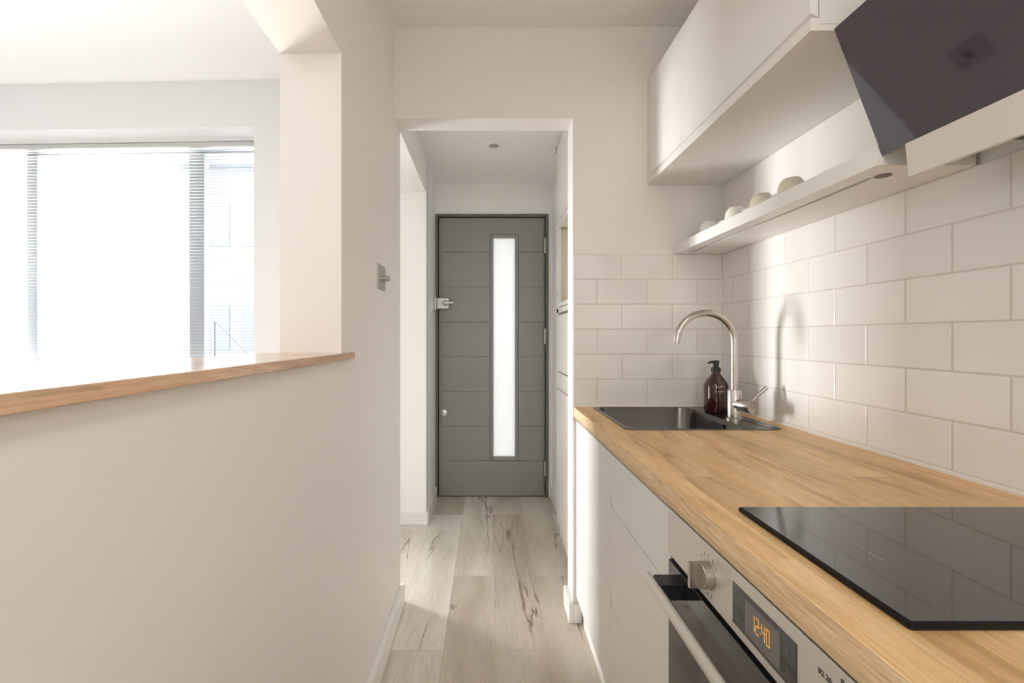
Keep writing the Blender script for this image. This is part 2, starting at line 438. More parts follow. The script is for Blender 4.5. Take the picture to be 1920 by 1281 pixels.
# baseboards
BH = 0.082
def board(name, *bx):
    o = MB()
    for q in bx: o.box(*q)
    return struct(o.build(name, TRIM, bevel=0.003))
board('baseboard_left', (XL, XL + 0.02, -1.8, DLE + 0.016, 0, BH))
board('baseboard_end', (XO - 0.018, XO, DE - 0.016, DE2 + 0.01, 0, BH), (XO, 0.384, DE - 0.016, DE, 0, BH - 0.006))
board('baseboard_jamb', (XLB - 0.6, XL + 0.012, DJ - 0.014, DJ, 0, 0.076))
board('baseboard_hall_left', (XL, XL + 0.014, DJ, DD, 0, 0.076))
board('baseboard_hall_right', (0.455, 0.47, 2.60, DD, 0, 0.078), (x1d, 0.456, DD - 0.014, DD, 0, 0.078))
# window with frame, mullions, glass
win = bpy.data.objects.new('window_1', None); COL.objects.link(win); struct(win); ORIGIN[win.name] = Vector()
yf = DJ + 0.285
fr = MB(WM).box(-4.45, wx1 + 0.03, yf, yf + 0.05, wz0 - 0.03, wz0 + 0.05).box(-4.45, wx1 + 0.03, yf, yf + 0.05, wz1 - 0.05, wz1 + 0.03).box(wx1 - 0.02, wx1 + 0.03, yf, yf + 0.05, wz0, wz1)
fr.box(-2.095, -1.985, yf, yf + 0.05, wz0, wz1).box(-3.27, -3.19, yf, yf + 0.05, wz0, wz1).box(-4.45, -4.40, yf, yf + 0.05, wz0, wz1)
fr.build('window_frame', ALU, win, bevel=0.004)
for a, b_ in ((-4.40, -3.27), (-3.19, -2.095), (-1.985, wx1 - 0.02)):
    MB(WM).box(a, b_, yf + 0.022, yf + 0.026, wz0 + 0.05, wz1 - 0.05).build('window_pane', GLASS, win)
MB(WM).box(-4.42, wx1, DJ - 0.02, DJ + 0.29, wz0 - 0.02, wz0 + 0.004).build('window_sill', TRIM, win, bevel=0.003)
win2 = bpy.data.objects.new('added_rear_window', None); COL.objects.link(win2); struct(win2); ORIGIN[win2.name] = Vector()  # unseen window, added to go with the rear fill light
MB().box(-0.05, 0.55, -1.93, -1.88, 1.05, 1.1).box(-0.05, 0.55, -1.93, -1.88, 2.0, 2.05).box(-0.05, 0.0, -1.93, -1.88, 1.1, 2.0).box(0.5, 0.55, -1.93, -1.88, 1.1, 2.0).build('window_frame', TRIM, win2)

# ------------------------------------------------------------------ entrance door
def dx(px): return (px - VX) / 258.0
def dz(py): return H - (py - VY) / 258.0
door = bpy.data.objects.new('door_1', None); COL.objects.link(door); struct(door)
door.location = ((x0d + x1d) / 2, DD, 0); ORIGIN[door.name] = Vector(door.location)
MB().box(dx(817), dx(821.5), DD - 0.012, DD + 0.12, 0, dz(402)).box(dx(1023), dx(1028), DD - 0.012, DD + 0.12, 0, dz(402)).box(dx(821.5), dx(1023), DD - 0.012, DD + 0.12, dz(407), dz(402)).box(dx(821), dx(1024), DD, DD + 0.12, 0, 0.008).box(dx(821), dx(826), DD + 0.05, DD + 0.12, 0, dz(404)).box(dx(1019), dx(1024), DD + 0.05, DD + 0.12, 0, dz(404)).box(dx(821), dx(1024), DD + 0.05, DD + 0.12, dz(412), dz(404)).build('door_frame', DOORDARK, door, bevel=0.003)
lf = MB()
yb = DD + 0.012
gx0, gx1, gz0, gz1 = dx(920), dx(971), dz(864), dz(440)
a, c_ = dx(823), dx(1021.5)
zt_, zb_ = dz(408.5), dz(930.5)
lf.box(a, gx0 + 0.002, yb, yb + 0.035, zb_, zt_).box(gx1 - 0.002, c_, yb, yb + 0.035, zb_, zt_).box(gx0, gx1, yb, yb + 0.035, gz1 - 0.002, zt_).box(gx0, gx1, yb, yb + 0.035, zb_, gz0 + 0.002)
leaf = lf.build('door_leaf', DOORGREY, door)
rows = [408.5, 472.8, 538, 604, 669, 734.5, 800, 864.7, 930.5]
pn = MB()
g = 0.0035
pl, pr = dx(828), dx(1018.5)
pn.box(a, pl - g * 1.2, yb - 0.005, yb, zb_, zt_).box(pr + g * 1.2, c_, yb - 0.005, yb, zb_, zt_)
for k in range(8):
    zt2, zb2 = dz(rows[k]) - (g if k else 0), dz(rows[k + 1]) + (g if k < 7 else 0)
    if k == 0:
        pn.prism([(pl, zb2), (gx0 - g, zb2), (gx0 - g, gz1 + g), (gx1 + g, gz1 + g), (gx1 + g, zb2), (pr, zb2), (pr, zt2), (pl, zt2)], 'y', yb - 0.005, yb)
    elif k == 7:
        pn.box(pl, pr, yb - 0.005, yb, zb2, zt2)
    else:
        pn.box(pl, gx0 - g, yb - 0.005, yb, zb2, zt2).box(gx1 + g, pr, yb - 0.005, yb, zb2, zt2)
pn.build('door_panels', DOORGREY, door, bevel=0.0015)
bx0, bx1, bz0, bz1 = dx(925), dx(966), dz(857), dz(446)
MB().box(gx0, bx0, yb - 0.012, yb + 0.02, gz0, gz1).box(bx1, gx1, yb - 0.012, yb + 0.02, gz0, gz1).box(bx0, bx1, yb - 0.012, yb + 0.02, bz1, gz1).box(bx0, bx1, yb - 0.012, yb + 0.02, gz0, bz0).build('glazing_bead', DOORGREY, door, bevel=0.003)
MB().box(bx0, bx1, yb + 0.006, yb + 0.012, bz0, bz1).build('door_pane', FROST, door)
for y_ in (461, 631, 878):
    MB().box(dx(1019.5), dx(1022.5), DD - 0.006, DD + 0.008, dz(y_ + 14), dz(y_ - 14)).lathe((dx(1022.8), DD - 0.006, dz(y_ + 15)), [(0.0055, 0), (0.0055, 0.115)], 12).build('hinge', NICKEL, door)
# rim lock
lk = MB().box(dx(820), dx(842), DD - 0.030, DD + 0.004, dz(579.5), dz(559.5)).build('rim_lock', SATIN, door, bevel=0.004)
MB().box(dx(815), dx(819.3), DD - 0.026, DD - 0.012, dz(581), dz(558.5)).build('lock_keep', SATIN, door, bevel=0.003)
MR = Matrix.Rotation(PI / 2, 3, 'X')
MB().lathe((dx(836), DD - 0.030, dz(569)), [(0.020, 0), (0.020, 0.012), (0.016, 0.016)], 24, MR).build('latch_rose', DOORGREY, lk, smooth=True)
MB().tube([(dx(834), DD - 0.05, dz(569)), (dx(838), DD - 0.053, dz(569)), (dx(844), DD - 0.053, dz(568.8)), (dx(852), DD - 0.05, dz(568.5))], [0.017, 0.016, 0.011, 0.007], 16).build('latch_lever', SATIN, lk, smooth=True)
MB().lathe((dx(831.8), yb - 0.004, dz(774.5)), [(0.027, 0), (0.027, 0.006), (0.022, 0.010), (0.010, 0.012), (0.009, 0.024), (0.006, 0.026)], 24, MR).build('deadlock', CHROME, door, smooth=True)

# ------------------------------------------------------------------ ledge of the serving opening
lg = MB().box(-0.60, -0.396, YN + 0.01, YJ - 0.002, ZS, 1.1228).box(XL, -0.396, YJ - 0.003, 1.222, ZS, 1.1228)
lg = MB()
poly = [(-0.60, YN), (-0.366 - 0.0, YN), (-0.366, 1.222), (XL, 1.222), (XL, YJ), (-0.60, YJ)]
lg.prism(poly, 'z', ZS + 0.0005, 1.1228)
tag(lg.build('ledge', LEDGEWOOD, bevel=0.002), 'pale wooden ledge along the serving opening in the left wall', 'ledge')

# ------------------------------------------------------------------ switches
sw = thing('dimmer_switch', 'square metal dimmer switch plate with round knob on left wall', 'switch', (XL, 1.58, 1.376))
MB().box(XL, XL + 0.004, 1.527, 1.633, 1.333, 1.420).build('switch_plate', PLATEM, sw, bevel=0.001)
MY = Matrix.Rotation(PI / 2, 3, 'Y')
MB().lathe((XL + 0.004, 1.590, 1.374), [(0.0085, 0), (0.0085, 0.006), (0.011, 0.006), (0.011, 0.022), (0.009, 0.024)], 24, MY).build('knob', NICKEL, sw, smooth=True)
s2 = thing('light_switch', 'small white light switch beside the grey entrance door lock', 'switch', (XL, 3.0, 1.37))
MB().box(XL, XL + 0.008, 2.975, 3.06, 1.325, 1.41).build('switch_plate', TRIM, s2, bevel=0.002)
MB().box(XL + 0.008, XL + 0.012, 3.010, 3.025, 1.355, 1.38).build('rocker', TRIM, s2, bevel=0.001)

# ------------------------------------------------------------------ downlight
dl = thing('downlight', 'round recessed ceiling downlight in the hall above the grey door', 'light', (0.037, 2.57, ZH))
MB().lathe((0.037, 2.57, ZH), [(0.028, -0.001), (0.030, -0.006), (0.045, -0.004), (0.048, 0.0005)], 32).build('trim_ring', LIGHTRING, dl, smooth=True)
MB().lathe((0.037, 2.57, ZH), [(0.0275, -0.0045), (0.022, -0.0065), (0.016, -0.007)], 32).build('lens', LENS, dl, smooth=True)

cl_ = thing('fill_light_fixture', 'added square fill light on the kitchen ceiling, unseen behind the camera', 'light', (0.35, -0.45, ZK))  # unseen fixture added around the kitchen fill light
MB().box(0.16, 0.175, -0.64, -0.26, ZK - 0.03, ZK).box(0.525, 0.54, -0.64, -0.26, ZK - 0.03, ZK).box(0.175, 0.525, -0.64, -0.625, ZK - 0.03, ZK).box(0.175, 0.525, -0.275, -0.26, ZK - 0.03, ZK).build('fill_light_frame', LIGHTRING, cl_, bevel=0.002)

# ------------------------------------------------------------------ blind
bl = thing('venetian_blind', 'white horizontal slat blind covering the large window of left room', 'blind', (-2.9, DJ + 0.2, wz1))
ys = DJ + 0.225
MB(WM).box(-4.38, wx1 - 0.012, ys - 0.028, ys + 0.028, wz1 - 0.032, wz1 - 0.004).build('headrail', HEADR, bl, bevel=0.002)
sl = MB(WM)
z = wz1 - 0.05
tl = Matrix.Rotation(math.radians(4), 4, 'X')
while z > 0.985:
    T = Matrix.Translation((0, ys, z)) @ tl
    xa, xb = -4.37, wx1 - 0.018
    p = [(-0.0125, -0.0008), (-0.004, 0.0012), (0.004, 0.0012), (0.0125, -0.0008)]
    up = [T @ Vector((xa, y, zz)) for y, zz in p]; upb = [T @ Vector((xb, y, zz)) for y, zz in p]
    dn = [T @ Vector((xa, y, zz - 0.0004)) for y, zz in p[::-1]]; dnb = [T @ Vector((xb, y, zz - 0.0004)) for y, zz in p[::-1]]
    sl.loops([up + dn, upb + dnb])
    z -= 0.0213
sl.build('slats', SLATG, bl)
MB(WM).box(-4.37, wx1 - 0.018, ys - 0.013, ys + 0.013, 0.958, 0.975).build('bottom_rail', SLAT, bl, bevel=0.002)
for xc in (-4.2, -3.45, -2.72, -1.62):
    MB(WM).box(xc - 0.001, xc + 0.001, ys - 0.0145, ys - 0.0135, 0.97, wz1 - 0.03).box(xc - 0.001, xc + 0.001, ys + 0.0135, ys + 0.0145, 0.97, wz1 - 0.03).build('ladder_cord', SLAT, bl)
MB(WM).tube([(wx1 - 0.05, ys - 0.032, wz1 - 0.03), (wx1 - 0.05, ys - 0.034, 1.5)], 0.0025, 8).build('tilt_wand', SLAT, bl)

# ------------------------------------------------------------------ outside
struct(MB().box(-9, 5, 3.55, 14, -0.5, -0.3).build('ground_outside', PAVE))
hr = thing('handrail', 'thin dark stair handrail outside the window behind the blind', 'railing', (-2.78, 4.5, -0.3))
MB().tube([(-2.78, 4.5, -0.3), (-2.78, 4.5, 1.318)], 0.006, 10).build('post', BLACK, hr)
MB().tube([(-2.78, 4.5, 1.318), (-2.32, 4.5, 0.86)], 0.004, 10).build('rail', BLACK, hr)

ho = thing('neighbour_house', 'pale grey building outside, faint through the right end of the blind', 'building', (-5.2, 10, -0.3))
MB().box(-6.2, -3.0, 9, 11, -0.3, 4.6).build('walls', HOUSE, ho)
MB().prism([(-6.4, 4.6), (-2.8, 4.6), (-4.6, 5.8)], 'y', 8.8, 11.2).build('roof', HOUSE, ho)
for xw_, zw_ in ((-5.7, 3.0), (-5.0, 3.0), (-5.7, 0.9), (-5.0, 0.9)):
    MB().box(xw_, xw_ + 0.45, 8.98, 9.02, zw_, zw_ + 0.9).build('window', HOUSEW, ho)

# ------------------------------------------------------------------ tall unit in the hall
tu = thing('tall_cupboard', 'tall white built in cupboard with open niche beside the entrance door', 'cupboard', (0.6, 2.25, 0))
X0 = 0.405
u0, u1 = 1.93, 2.58
tb = MB()
tb.box(X0 + 0.018, 0.95, u1 - 0.018, u1, 0.0, 2.275).box(X0 + 0.018, 0.95, u0, u0 + 0.018, 0.0, 2.275).box(0.93, 0.95, u0 + 0.018, u1 - 0.018, 0.0, 2.275)
tb.box(X0 + 0.018, 0.93, u0 + 0.018, u1 - 0.018, 2.255, 2.275).box(X0 + 0.018, 0.93, u0 + 0.018, u1 - 0.018, 0.0, 0.09)
tb.box(X0, X0 + 0.018, u1 - 0.055, u1, 1.3, 1.818)       # stile beside the niche
tb.box(X0, 0.93, u0 + 0.018, u1 - 0.055, 1.79, 1.818).box(X0, 0.93, u0 + 0.018, u1 - 0.055, 1.332, 1.356)
tb.build('carcass', LACQ, tu, bevel=0.001)
MB().box(0.70, 0.71, u0 + 0.018, u1 - 0.018, 1.356, 1.79).box(X0 + 0.02, 0.70, u1 - 0.0235, u1 - 0.0185, 1.356, 1.79).build('niche_lining', CREAM, tu)
MB().box(X0, X0 + 0.018, u0, u1, 1.824, 2.262).build('upper_door', LACQ, tu, bevel=0.002)
md_ = MB().box(X0, X0 + 0.018, u0, u1, 1.300, 1.328).box(X0, X0 + 0.018, u0, u1, 0.968, 1.286).build('flap_door', LACQ, tu, bevel=0.002)
MB().box(X0 + 0.006, X0 + 0.014, u0 + 0.01, u1 - 0.05, 1.286, 1.300).build('grip_slot', GAP, md_)
MB().box(X0, X0 + 0.018, u0, u1, 0.870, 0.962).build('drawer', LACQ, tu, bevel=0.002)
MB().box(X0, X0 + 0.018, u0, u1, 0.095, 0.864).build('lower_door', LACQ2, tu, bevel=0.002)
MB().lathe((X0 + 0.001, u1 - 0.028, 1.407), [(0.0065, -0.002), (0.0065, 0.0)], 16, MY).build('door_catch', BLACK, tu)
MB().box(X0 - 0.004, X0 + 0.008, u1, u1 + 0.012, 2.235, 2.272).build('metal_catch', NICKEL, tu, bevel=0.001)

# ------------------------------------------------------------------ base units
XW = 0.352   # worktop front
XD = 0.362   # door fronts
bc = thing('base_cabinet', 'white base cabinet under the sink against the end wall', 'cabinet', (0.66, 1.55, 0))
MB().box(XD + 0.02, 0.94, 1.301, DE - 0.005, 0.107, 0.66).box(XD + 0.02, 0.94, DE - 0.023, DE - 0.005, 0.66, 0.836).box(XD + 0.02, 0.40, 1.301, DE - 0.023, 0.66, 0.836).build('carcass', LACQ2, bc)
MB().box(XD, XD + 0.02, 1.3005, DE - 0.008, 0.107, 0.822).build('door', LACQ, bc, bevel=0.0015)
MB().box(0.386, 0.402, 1.301, DE - 0.001, 0.0, 0.107).build('plinth', TRIM, bc)
du = thing('drawer_unit', 'white three drawer base unit between the sink cabinet and oven', 'drawers', (0.66, 1.08, 0))
MB().box(XD + 0.02, 0.94, 0.875, 1.299, 0.107, 0.836).build('carcass', LACQ2, du)
MB().box(0.386, 0.402, 0.27, 1.299, 0.0, 0.107).build('plinth', TRIM, du)
ya, yc = 0.873, 1.2985
def front(z0, z1, notch):
    if notch:
        p = [(ya, z0), (yc - 0.018, z0), (yc, z0 + 0.030), (yc, z1), (ya, z1)]
    else:
        p = [(ya, z0), (yc, z0), (yc, z1), (ya, z1)]
    return MB().prism(p, 'x', XD, XD + 0.02)
for z0, z1, nt in ((0.6675, 0.822, True), (0.3805, 0.6645, True), (0.107, 0.3775, False)):
    d_ = front(z0, z1, nt).build('drawer', LACQ, du, bevel=0.0012)
    if nt:
        MB().box(XD + 0.008, XD + 0.0195, yc - 0.020, yc, z0, z0 + 0.032).build('grip', GAP, d_)

# worktop with the sink cut-out
wt = MB()
y0w, y1w = -0.45, DE - 0.006
hx0, hx1, hy0, hy1 = 0.434, 0.900, 1.356, 1.770
z0w, z1w = 0.838, 0.880
def ring(a0, a1, b0, b1, z): return [(a0, b0, z), (a1, b0, z), (a1, b1, z), (a0, b1, z)]
wt.loops([ring(XW, XR - 0.001, y0w, y1w, z0w), ring(XW, XR - 0.001, y0w, y1w, z1w), ring(hx0, hx1, hy0, hy1, z1w), ring(hx0, hx1, hy0, hy1, z0w), ring(XW, XR - 0.001, y0w, y1w, z0w)], False, False)
bmesh.ops.remove_doubles(wt.bm, verts=wt.bm.verts, dist=1e-5)
_wt = tag(wt.build('worktop', OAK, bevel=0.0015), 'long oak wooden kitchen worktop with inset sink and hob', 'worktop')
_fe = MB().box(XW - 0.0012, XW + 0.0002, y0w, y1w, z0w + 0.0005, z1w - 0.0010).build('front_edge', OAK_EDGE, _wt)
_fe['label'] = 'oak front edge, painted lighter for the light on it'
struct(MB().box(XO + 0.004, XR, DE - 0.011, DE - 0.004, 0.880, 0.886).box(XR - 0.006, XR, -0.45, DE - 0.011, 0.880, 0.886).build('trim_1', TRIM))

# ------------------------------------------------------------------ sink
sk = thing('sink', 'brushed steel inset sink in oak worktop at the end wall', 'sink', (0.66, 1.56, 0.88))
ox0, ox1, oy0, oy1 = 0.4215, 0.911, 1.344, 1.781
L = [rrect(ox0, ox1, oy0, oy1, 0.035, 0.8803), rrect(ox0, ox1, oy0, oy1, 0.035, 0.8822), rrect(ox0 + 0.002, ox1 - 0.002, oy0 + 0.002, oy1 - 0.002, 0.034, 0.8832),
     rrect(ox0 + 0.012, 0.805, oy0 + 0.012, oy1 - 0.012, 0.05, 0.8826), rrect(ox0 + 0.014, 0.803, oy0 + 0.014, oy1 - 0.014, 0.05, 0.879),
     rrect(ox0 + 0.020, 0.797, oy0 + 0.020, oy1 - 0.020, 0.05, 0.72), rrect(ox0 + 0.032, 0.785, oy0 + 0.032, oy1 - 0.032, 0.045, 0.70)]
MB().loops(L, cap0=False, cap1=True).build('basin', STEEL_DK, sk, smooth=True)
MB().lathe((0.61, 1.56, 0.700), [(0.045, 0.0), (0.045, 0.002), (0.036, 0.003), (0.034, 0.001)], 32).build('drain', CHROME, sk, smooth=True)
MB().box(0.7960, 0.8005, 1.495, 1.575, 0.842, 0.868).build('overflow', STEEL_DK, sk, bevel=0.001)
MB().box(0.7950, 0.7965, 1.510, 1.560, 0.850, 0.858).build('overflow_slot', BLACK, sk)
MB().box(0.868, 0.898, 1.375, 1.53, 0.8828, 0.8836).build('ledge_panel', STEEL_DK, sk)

# ------------------------------------------------------------------ tap
tp = thing('kitchen_tap', 'brushed nickel swan neck kitchen tap on the wall side of the sink', 'tap', (0.843, 1.508, 0.883))
tx, ty, tz = 0.843, 1.508, 0.883
MB().lathe((tx, ty, tz), [(0.028, 0), (0.028, 0.005), (0.0225, 0.008), (0.0225, 0.098), (0.020, 0.102)], 32).build('body', NICKEL, tp, smooth=True)
R = 0.098
zc = 1.148
pts = [(tx, ty, tz + 0.10), (tx, ty, 1.06), (tx, ty, 1.12)]
for k in range(0, 25):
    a = math.radians(170) * k / 24
    pts.append((tx - R + R * math.cos(a), ty, zc + R * math.sin(a)))
pts.append((pts[-1][0] - 0.004, ty, pts[-1][2] - 0.022))
MB().tube(pts, 0.0112, 24).build('spout', NICKEL, tp, smooth=True)
ev = Vector((0.30, -0.95, 0)).normalized()
Mv = ev.to_track_quat('Z', 'Y').to_matrix()
vz = 0.936
MB().lathe((tx, ty, vz), [(0.019, 0.0), (0.019, 0.030), (0.0175, 0.030), (0.0175, 0.034), (0.0215, 0.034), (0.0215, 0.068), (0.0205, 0.070)], 32, Mv).build('valve', NICKEL, tp, smooth=True)
p0 = Vector((tx, ty, vz)) + ev * 0.052
MB().tube([p0 + Vector((0.012, 0, 0.014)), p0 + Vector((0.030, -0.003, 0.034)), p0 + Vector((0.034, -0.004, 0.038)), p0 + Vector((0.060, -0.008, 0.064))], [0.004, 0.004, 0.0058, 0.0058], 16).build('lever', NICKEL, tp, smooth=True)

# ------------------------------------------------------------------ soap bottle
sb = thing('soap_bottle', 'dark amber pump soap bottle beside the kitchen tap', 'bottle', (0.851, 1.645, 0.883))
bx, by, bz = 0.851, 1.645, 0.8835
MB().lathe((bx, by, bz), [(0.034, 0), (0.0375, 0.004), (0.039, 0.012), (0.0395, 0.098), (0.038, 0.106), (0.034, 0.114), (0.018, 0.138), (0.014, 0.144), (0.0135, 0.150)], 40, sup=2.6).build('bottle', AMBER, sb, smooth=True)
cp = MB().lathe((bx, by, bz), [(0.0165, 0.150), (0.0165, 0.167), (0.010, 0.169), (0.0095, 0.184), (0.0095, 0.186)], 24).build('pump', BLACK, sb, smooth=True)
MB().tube([(bx + 0.010, by, bz + 0.187), (bx - 0.004, by, bz + 0.188), (bx - 0.018, by, bz + 0.187), (bx - 0.030, by, bz + 0.183)], [0.0062, 0.0062, 0.0045, 0.003], 12).build('nozzle', BLACK, sb, smooth=True)
bd = sb
pm = MB()
yy = by - 0.0402
for (u, v_, ww) in ((-0.020, 0.098, 0.005), (-0.004, 0.098, 0.010), (-0.022, 0.079, 0.004), (-0.012, 0.079, 0.003), (-0.007, 0.079, 0.003), (-0.002, 0.079, 0.003), (0.003, 0.079, 0.004), (-0.014, 0.073, 0.014)):
    hh = 0.004 if v_ > 0.075 else 0.0008
    pm.box(bx + u, bx + u + ww, yy, yy + 0.0012, bz + v_, bz + v_ + hh)
pm.build('printed_lettering', PRINT, sb)

# ------------------------------------------------------------------ hob
hb = thing('ceramic_hob', 'black glass hob set into the oak worktop above the oven', 'hob', (0.66, 0.575, 0.88))
hx_0, hx_1, hy_0, hy_1 = 0.410, 0.920, 0.428, 0.722
MB().box(hx_0 + 0.004, hx_1 - 0.004, hy_0 + 0.004, hy_1 - 0.004, 0.8803, 0.882).build('hob_seal', BLACK, hb)
MB().loops([rrect(hx_0, hx_1, hy_0, hy_1, 0.002, 0.8815, 2), rrect(hx_0, hx_1, hy_0, hy_1, 0.002, 0.8868, 2), rrect(hx_0 + 0.0025, hx_1 - 0.0025, hy_0 + 0.0025, hy_1 - 0.0025, 0.002, 0.8876, 2)]).build('glass_edge', EDGEBLK, hb)
MB().box(hx_0 + 0.003, hx_1 - 0.003, hy_0 + 0.003, hy_1 - 0.003, 0.8870, 0.8882).build('glass_top', HOBGLASS, hb)
mk = MB()
for k in range(9):
    yk = 0.549 + k * 0.0052
    mk.box(0.4885, 0.4885 + (0.003 if k % 3 else 0.004), yk, yk + 0.0036, 0.8882, 0.8884)
mk.build('printed_mark', PLATE, hb)

# ------------------------------------------------------------------ oven
ov = thing('built_in_oven', 'stainless steel built in oven with lit clock under the worktop', 'oven', (0.64, 0.575, 0))
XF = 0.355
oy0_, oy1_ = 0.276, 0.869
MB().box(0.385, 0.92, oy0_ + 0.01, oy1_ - 0.01, 0.107, 0.828).build('oven_body', BLACK, ov)
MB().box(XF, 0.385, oy0_, oy1_, 0.741, 0.831).build('control_panel', STEEL, ov, bevel=0.0012)
MB().box(XF + 0.010, 0.385, oy0_, oy1_, 0.728, 0.742).build('vent_slot', BLACK, ov)
dr = MB().box(XF + 0.001, XF + 0.030, oy0_, oy1_, 0.125, 0.729).build('oven_door', BLACKGLASS, ov, bevel=0.001)
xh, zh = 0.311, 0.700
MB().tube([(xh, 0.856, zh), (xh, 0.855, zh), (xh, 0.31, zh), (xh, 0.309, zh)], [0.008, 0.0105, 0.0105, 0.008], 24, (0.85, 1.1)).build('door_handle', BAR, dr, smooth=True)
for yq in (0.822, 0.345):
    MB().box(xh + 0.004, XF + 0.002, yq - 0.018, yq + 0.018, zh - 0.016, zh + 0.014).build('handle_bracket', BLACK, dr, bevel=0.002)
# knobs
MK = Matrix.Rotation(-PI / 2, 3, 'Y')
def knob(yk):
    kb = MB().lathe((XF, yk, 0.783), [(0.0225, -0.001), (0.0225, 0.0005), (0.0205, 0.001), (0.0205, 0.013), (0.0195, 0.014)], 40, MK).build('control_knob', NICKEL, ov, smooth=True)
    # flat grip standing on the disc: a half-round wall with a straight bar
    gp = MB()
    n = 18
    outer = [(yk + 0.0065, 0.783 + 0.0195), (yk + 0.0065, 0.783 - 0.0195)]
    gp.prism([(yk - 0.0035, 0.783 - 0.0205), (yk + 0.0040, 0.783 - 0.0205), (yk + 0.0040, 0.783 + 0.0205), (yk - 0.0035, 0.783 + 0.0205)], 'x', XF - 0.010, XF - 0.032)
    gp.build('grip_bar', NICKEL, kb, bevel=0.001)
    return kb
knob(0.709); knob(0.435)
# printed marks round the knobs
for angs in ((40, 65, 90, 115, 140), (220, 242, 265, 288)):
    pmk = MB(); cy_ = 0.709
    for ang in angs:
        a = math.radians(ang)
        yk, zk = cy_ - 0.031 * math.cos(a), 0.783 + 0.031 * math.sin(a)
        pmk.box(XF - 0.0003, XF + 0.001, yk - 0.0013, yk + 0.0013, zk - 0.0022, zk - 0.0006).box(XF - 0.0003, XF + 0.001, yk - 0.0008, yk + 0.0016, zk + 0.0004, zk + 0.0022)
    pmk.build('printed_symbols', PLATE, ov)
MT = Matrix.Translation((XF - 0.0004, 0.474, 0.806)) @ Matrix(((0, 0, -1, 0), (-1, 0, 0, 0), (0, 1, 0, 0), (0, 0, 0, 1)))
text_mesh('02.20', 'printed_number', DKPRINT, ov, 0.0085, MT)
MT2 = Matrix.Translation((XF - 0.0004, 0.445, 0.818)) @ Matrix(((0, 0, -1, 0), (-1, 0, 0, 0), (0, 1, 0, 0), (0, 0, 0, 1)))
text_mesh('\u00b78', 'printed_number', DKPRINT, ov, 0.0075, MT2)
# display
dp = MB().box(XF - 0.0012, XF + 0.002, 0.5065, 0.638, 0.7545, 0.8125).build('display', BLACKGLASS, ov, bevel=0.0004)
lc = MB().box(XF - 0.0016, XF - 0.0010, 0.534, 0.606, 0.7595, 0.8065).build('clock_screen', LCD, dp)
SEG = {'1': 'bc', '2': 'abged', '4': 'fgbc', '0': 'abcdef'}
dg_ = MB()
def seg7(ch, yl, zb, w_, h_):
    t = 0.0011
    for s_ in SEG[ch]:
        if s_ == 'a': q = (0, w_, h_ - t, h_)
        if s_ == 'g': q = (0, w_, h_ / 2 - t / 2, h_ / 2 + t / 2)
        if s_ == 'd': q = (0, w_, 0, t)
        if s_ == 'b': q = (w_ - t, w_, h_ / 2, h_)
        if s_ == 'c': q = (w_ - t, w_, 0, h_ / 2)
        if s_ == 'f': q = (0, t, h_ / 2, h_)
        if s_ == 'e': q = (0, t, 0, h_ / 2)
        g_ = 0.0004
        dg_.box(XF - 0.0021, XF - 0.0016, yl - q[1] + g_, yl - q[0] - g_ if q[1] - q[0] > t * 1.5 else yl - q[0] + 0.0, zb + q[2] + (g_ if q[3] - q[2] > 2 * t else 0), zb + q[3] - (g_ if q[3] - q[2] > 2 * t else 0))
for ch, yl in (('1', 0.5905), ('2', 0.5815), ('4', 0.5690), ('0', 0.5595)):
    seg7(ch, yl, 0.7745, 0.0066, 0.0215)
dg_.box(XF - 0.0021, XF - 0.0016, 0.5712, 0.5722, 0.780, 0.7815).box(XF - 0.0021, XF - 0.0016, 0.5712, 0.5722, 0.788, 0.7895)
dg_.build('clock_digits', LEDC, lc)
PKL = ((0.626, 0.802), (0.6225, 0.798), (0.626, 0.794), (0.622, 0.790), (0.626, 0.772), (0.621, 0.770), (0.625, 0.766), (0.520, 0.797), (0.5225, 0.793), (0.519, 0.789), (0.521, 0.775), (0.519, 0.770), (0.5225, 0.766))
for sel in (lambda a: a > 0.57, lambda a: a < 0.57):
  pk = MB()
  for (yk, zk) in (q for q in PKL if sel(q[0])):
    pk.box(XF - 0.0017, XF - 0.0012, yk - 0.0024, yk + 0.0024, zk - 0.0004, zk + 0.0006).box(XF - 0.0017, XF - 0.0012, yk - 0.0005, yk + 0.0005, zk - 0.0015, zk + 0.0015)
  pk.build('touch_symbols', PLATE, dp)

# ------------------------------------------------------------------ wall cabinet
wc = thing('wall_cabinet', 'white wall cabinet with one lift up door above the shelf', 'cabinet', (0.81, 1.35, 1.786))
cx0, cz0, cz1, cy0, cy1 = 0.655, 1.786, 2.210, 0.895, DE - 0.001
MB().box(cx0 + 0.018, XR, cy0 + 0.0, cy0 + 0.016, cz0 + 0.014, cz1).box(cx0 + 0.018, XR, cy1 - 0.016, cy1, cz0 + 0.014, cz1).box(cx0 + 0.018, XR, cy0 + 0.016, cy1 - 0.016, cz1 - 0.016, cz1).box(XR - 0.01, XR + 0.007, cy0 + 0.016, cy1 - 0.016, cz0 + 0.014, cz1 - 0.016).build('carcass', LACQ2, wc, bevel=0.001)
MB().box(cx0 + 0.018, XR + 0.006, cy0, cy1, cz0, cz0 + 0.0135).box(cx0, cx0 + 0.0185, cy0, cy1, cz0, cz0 + 0.026).build('bottom_panel', LACQ2, wc, bevel=0.001)
MB().prism([(cx0, cz0 + 0.036), (cx0 + 0.016, cz0 + 0.028), (cx0 + 0.016, cz1), (cx0, cz1)], 'y', cy0, cy1 - 0.030).build('lift_up_door', LACQ, wc, bevel=0.001)
MB().box(cx0 + 0.0, cx0 + 0.016, cy1 - 0.028, cy1, cz0 + 0.026, cz1).build('filler_strip', LACQ2, wc, bevel=0.001)

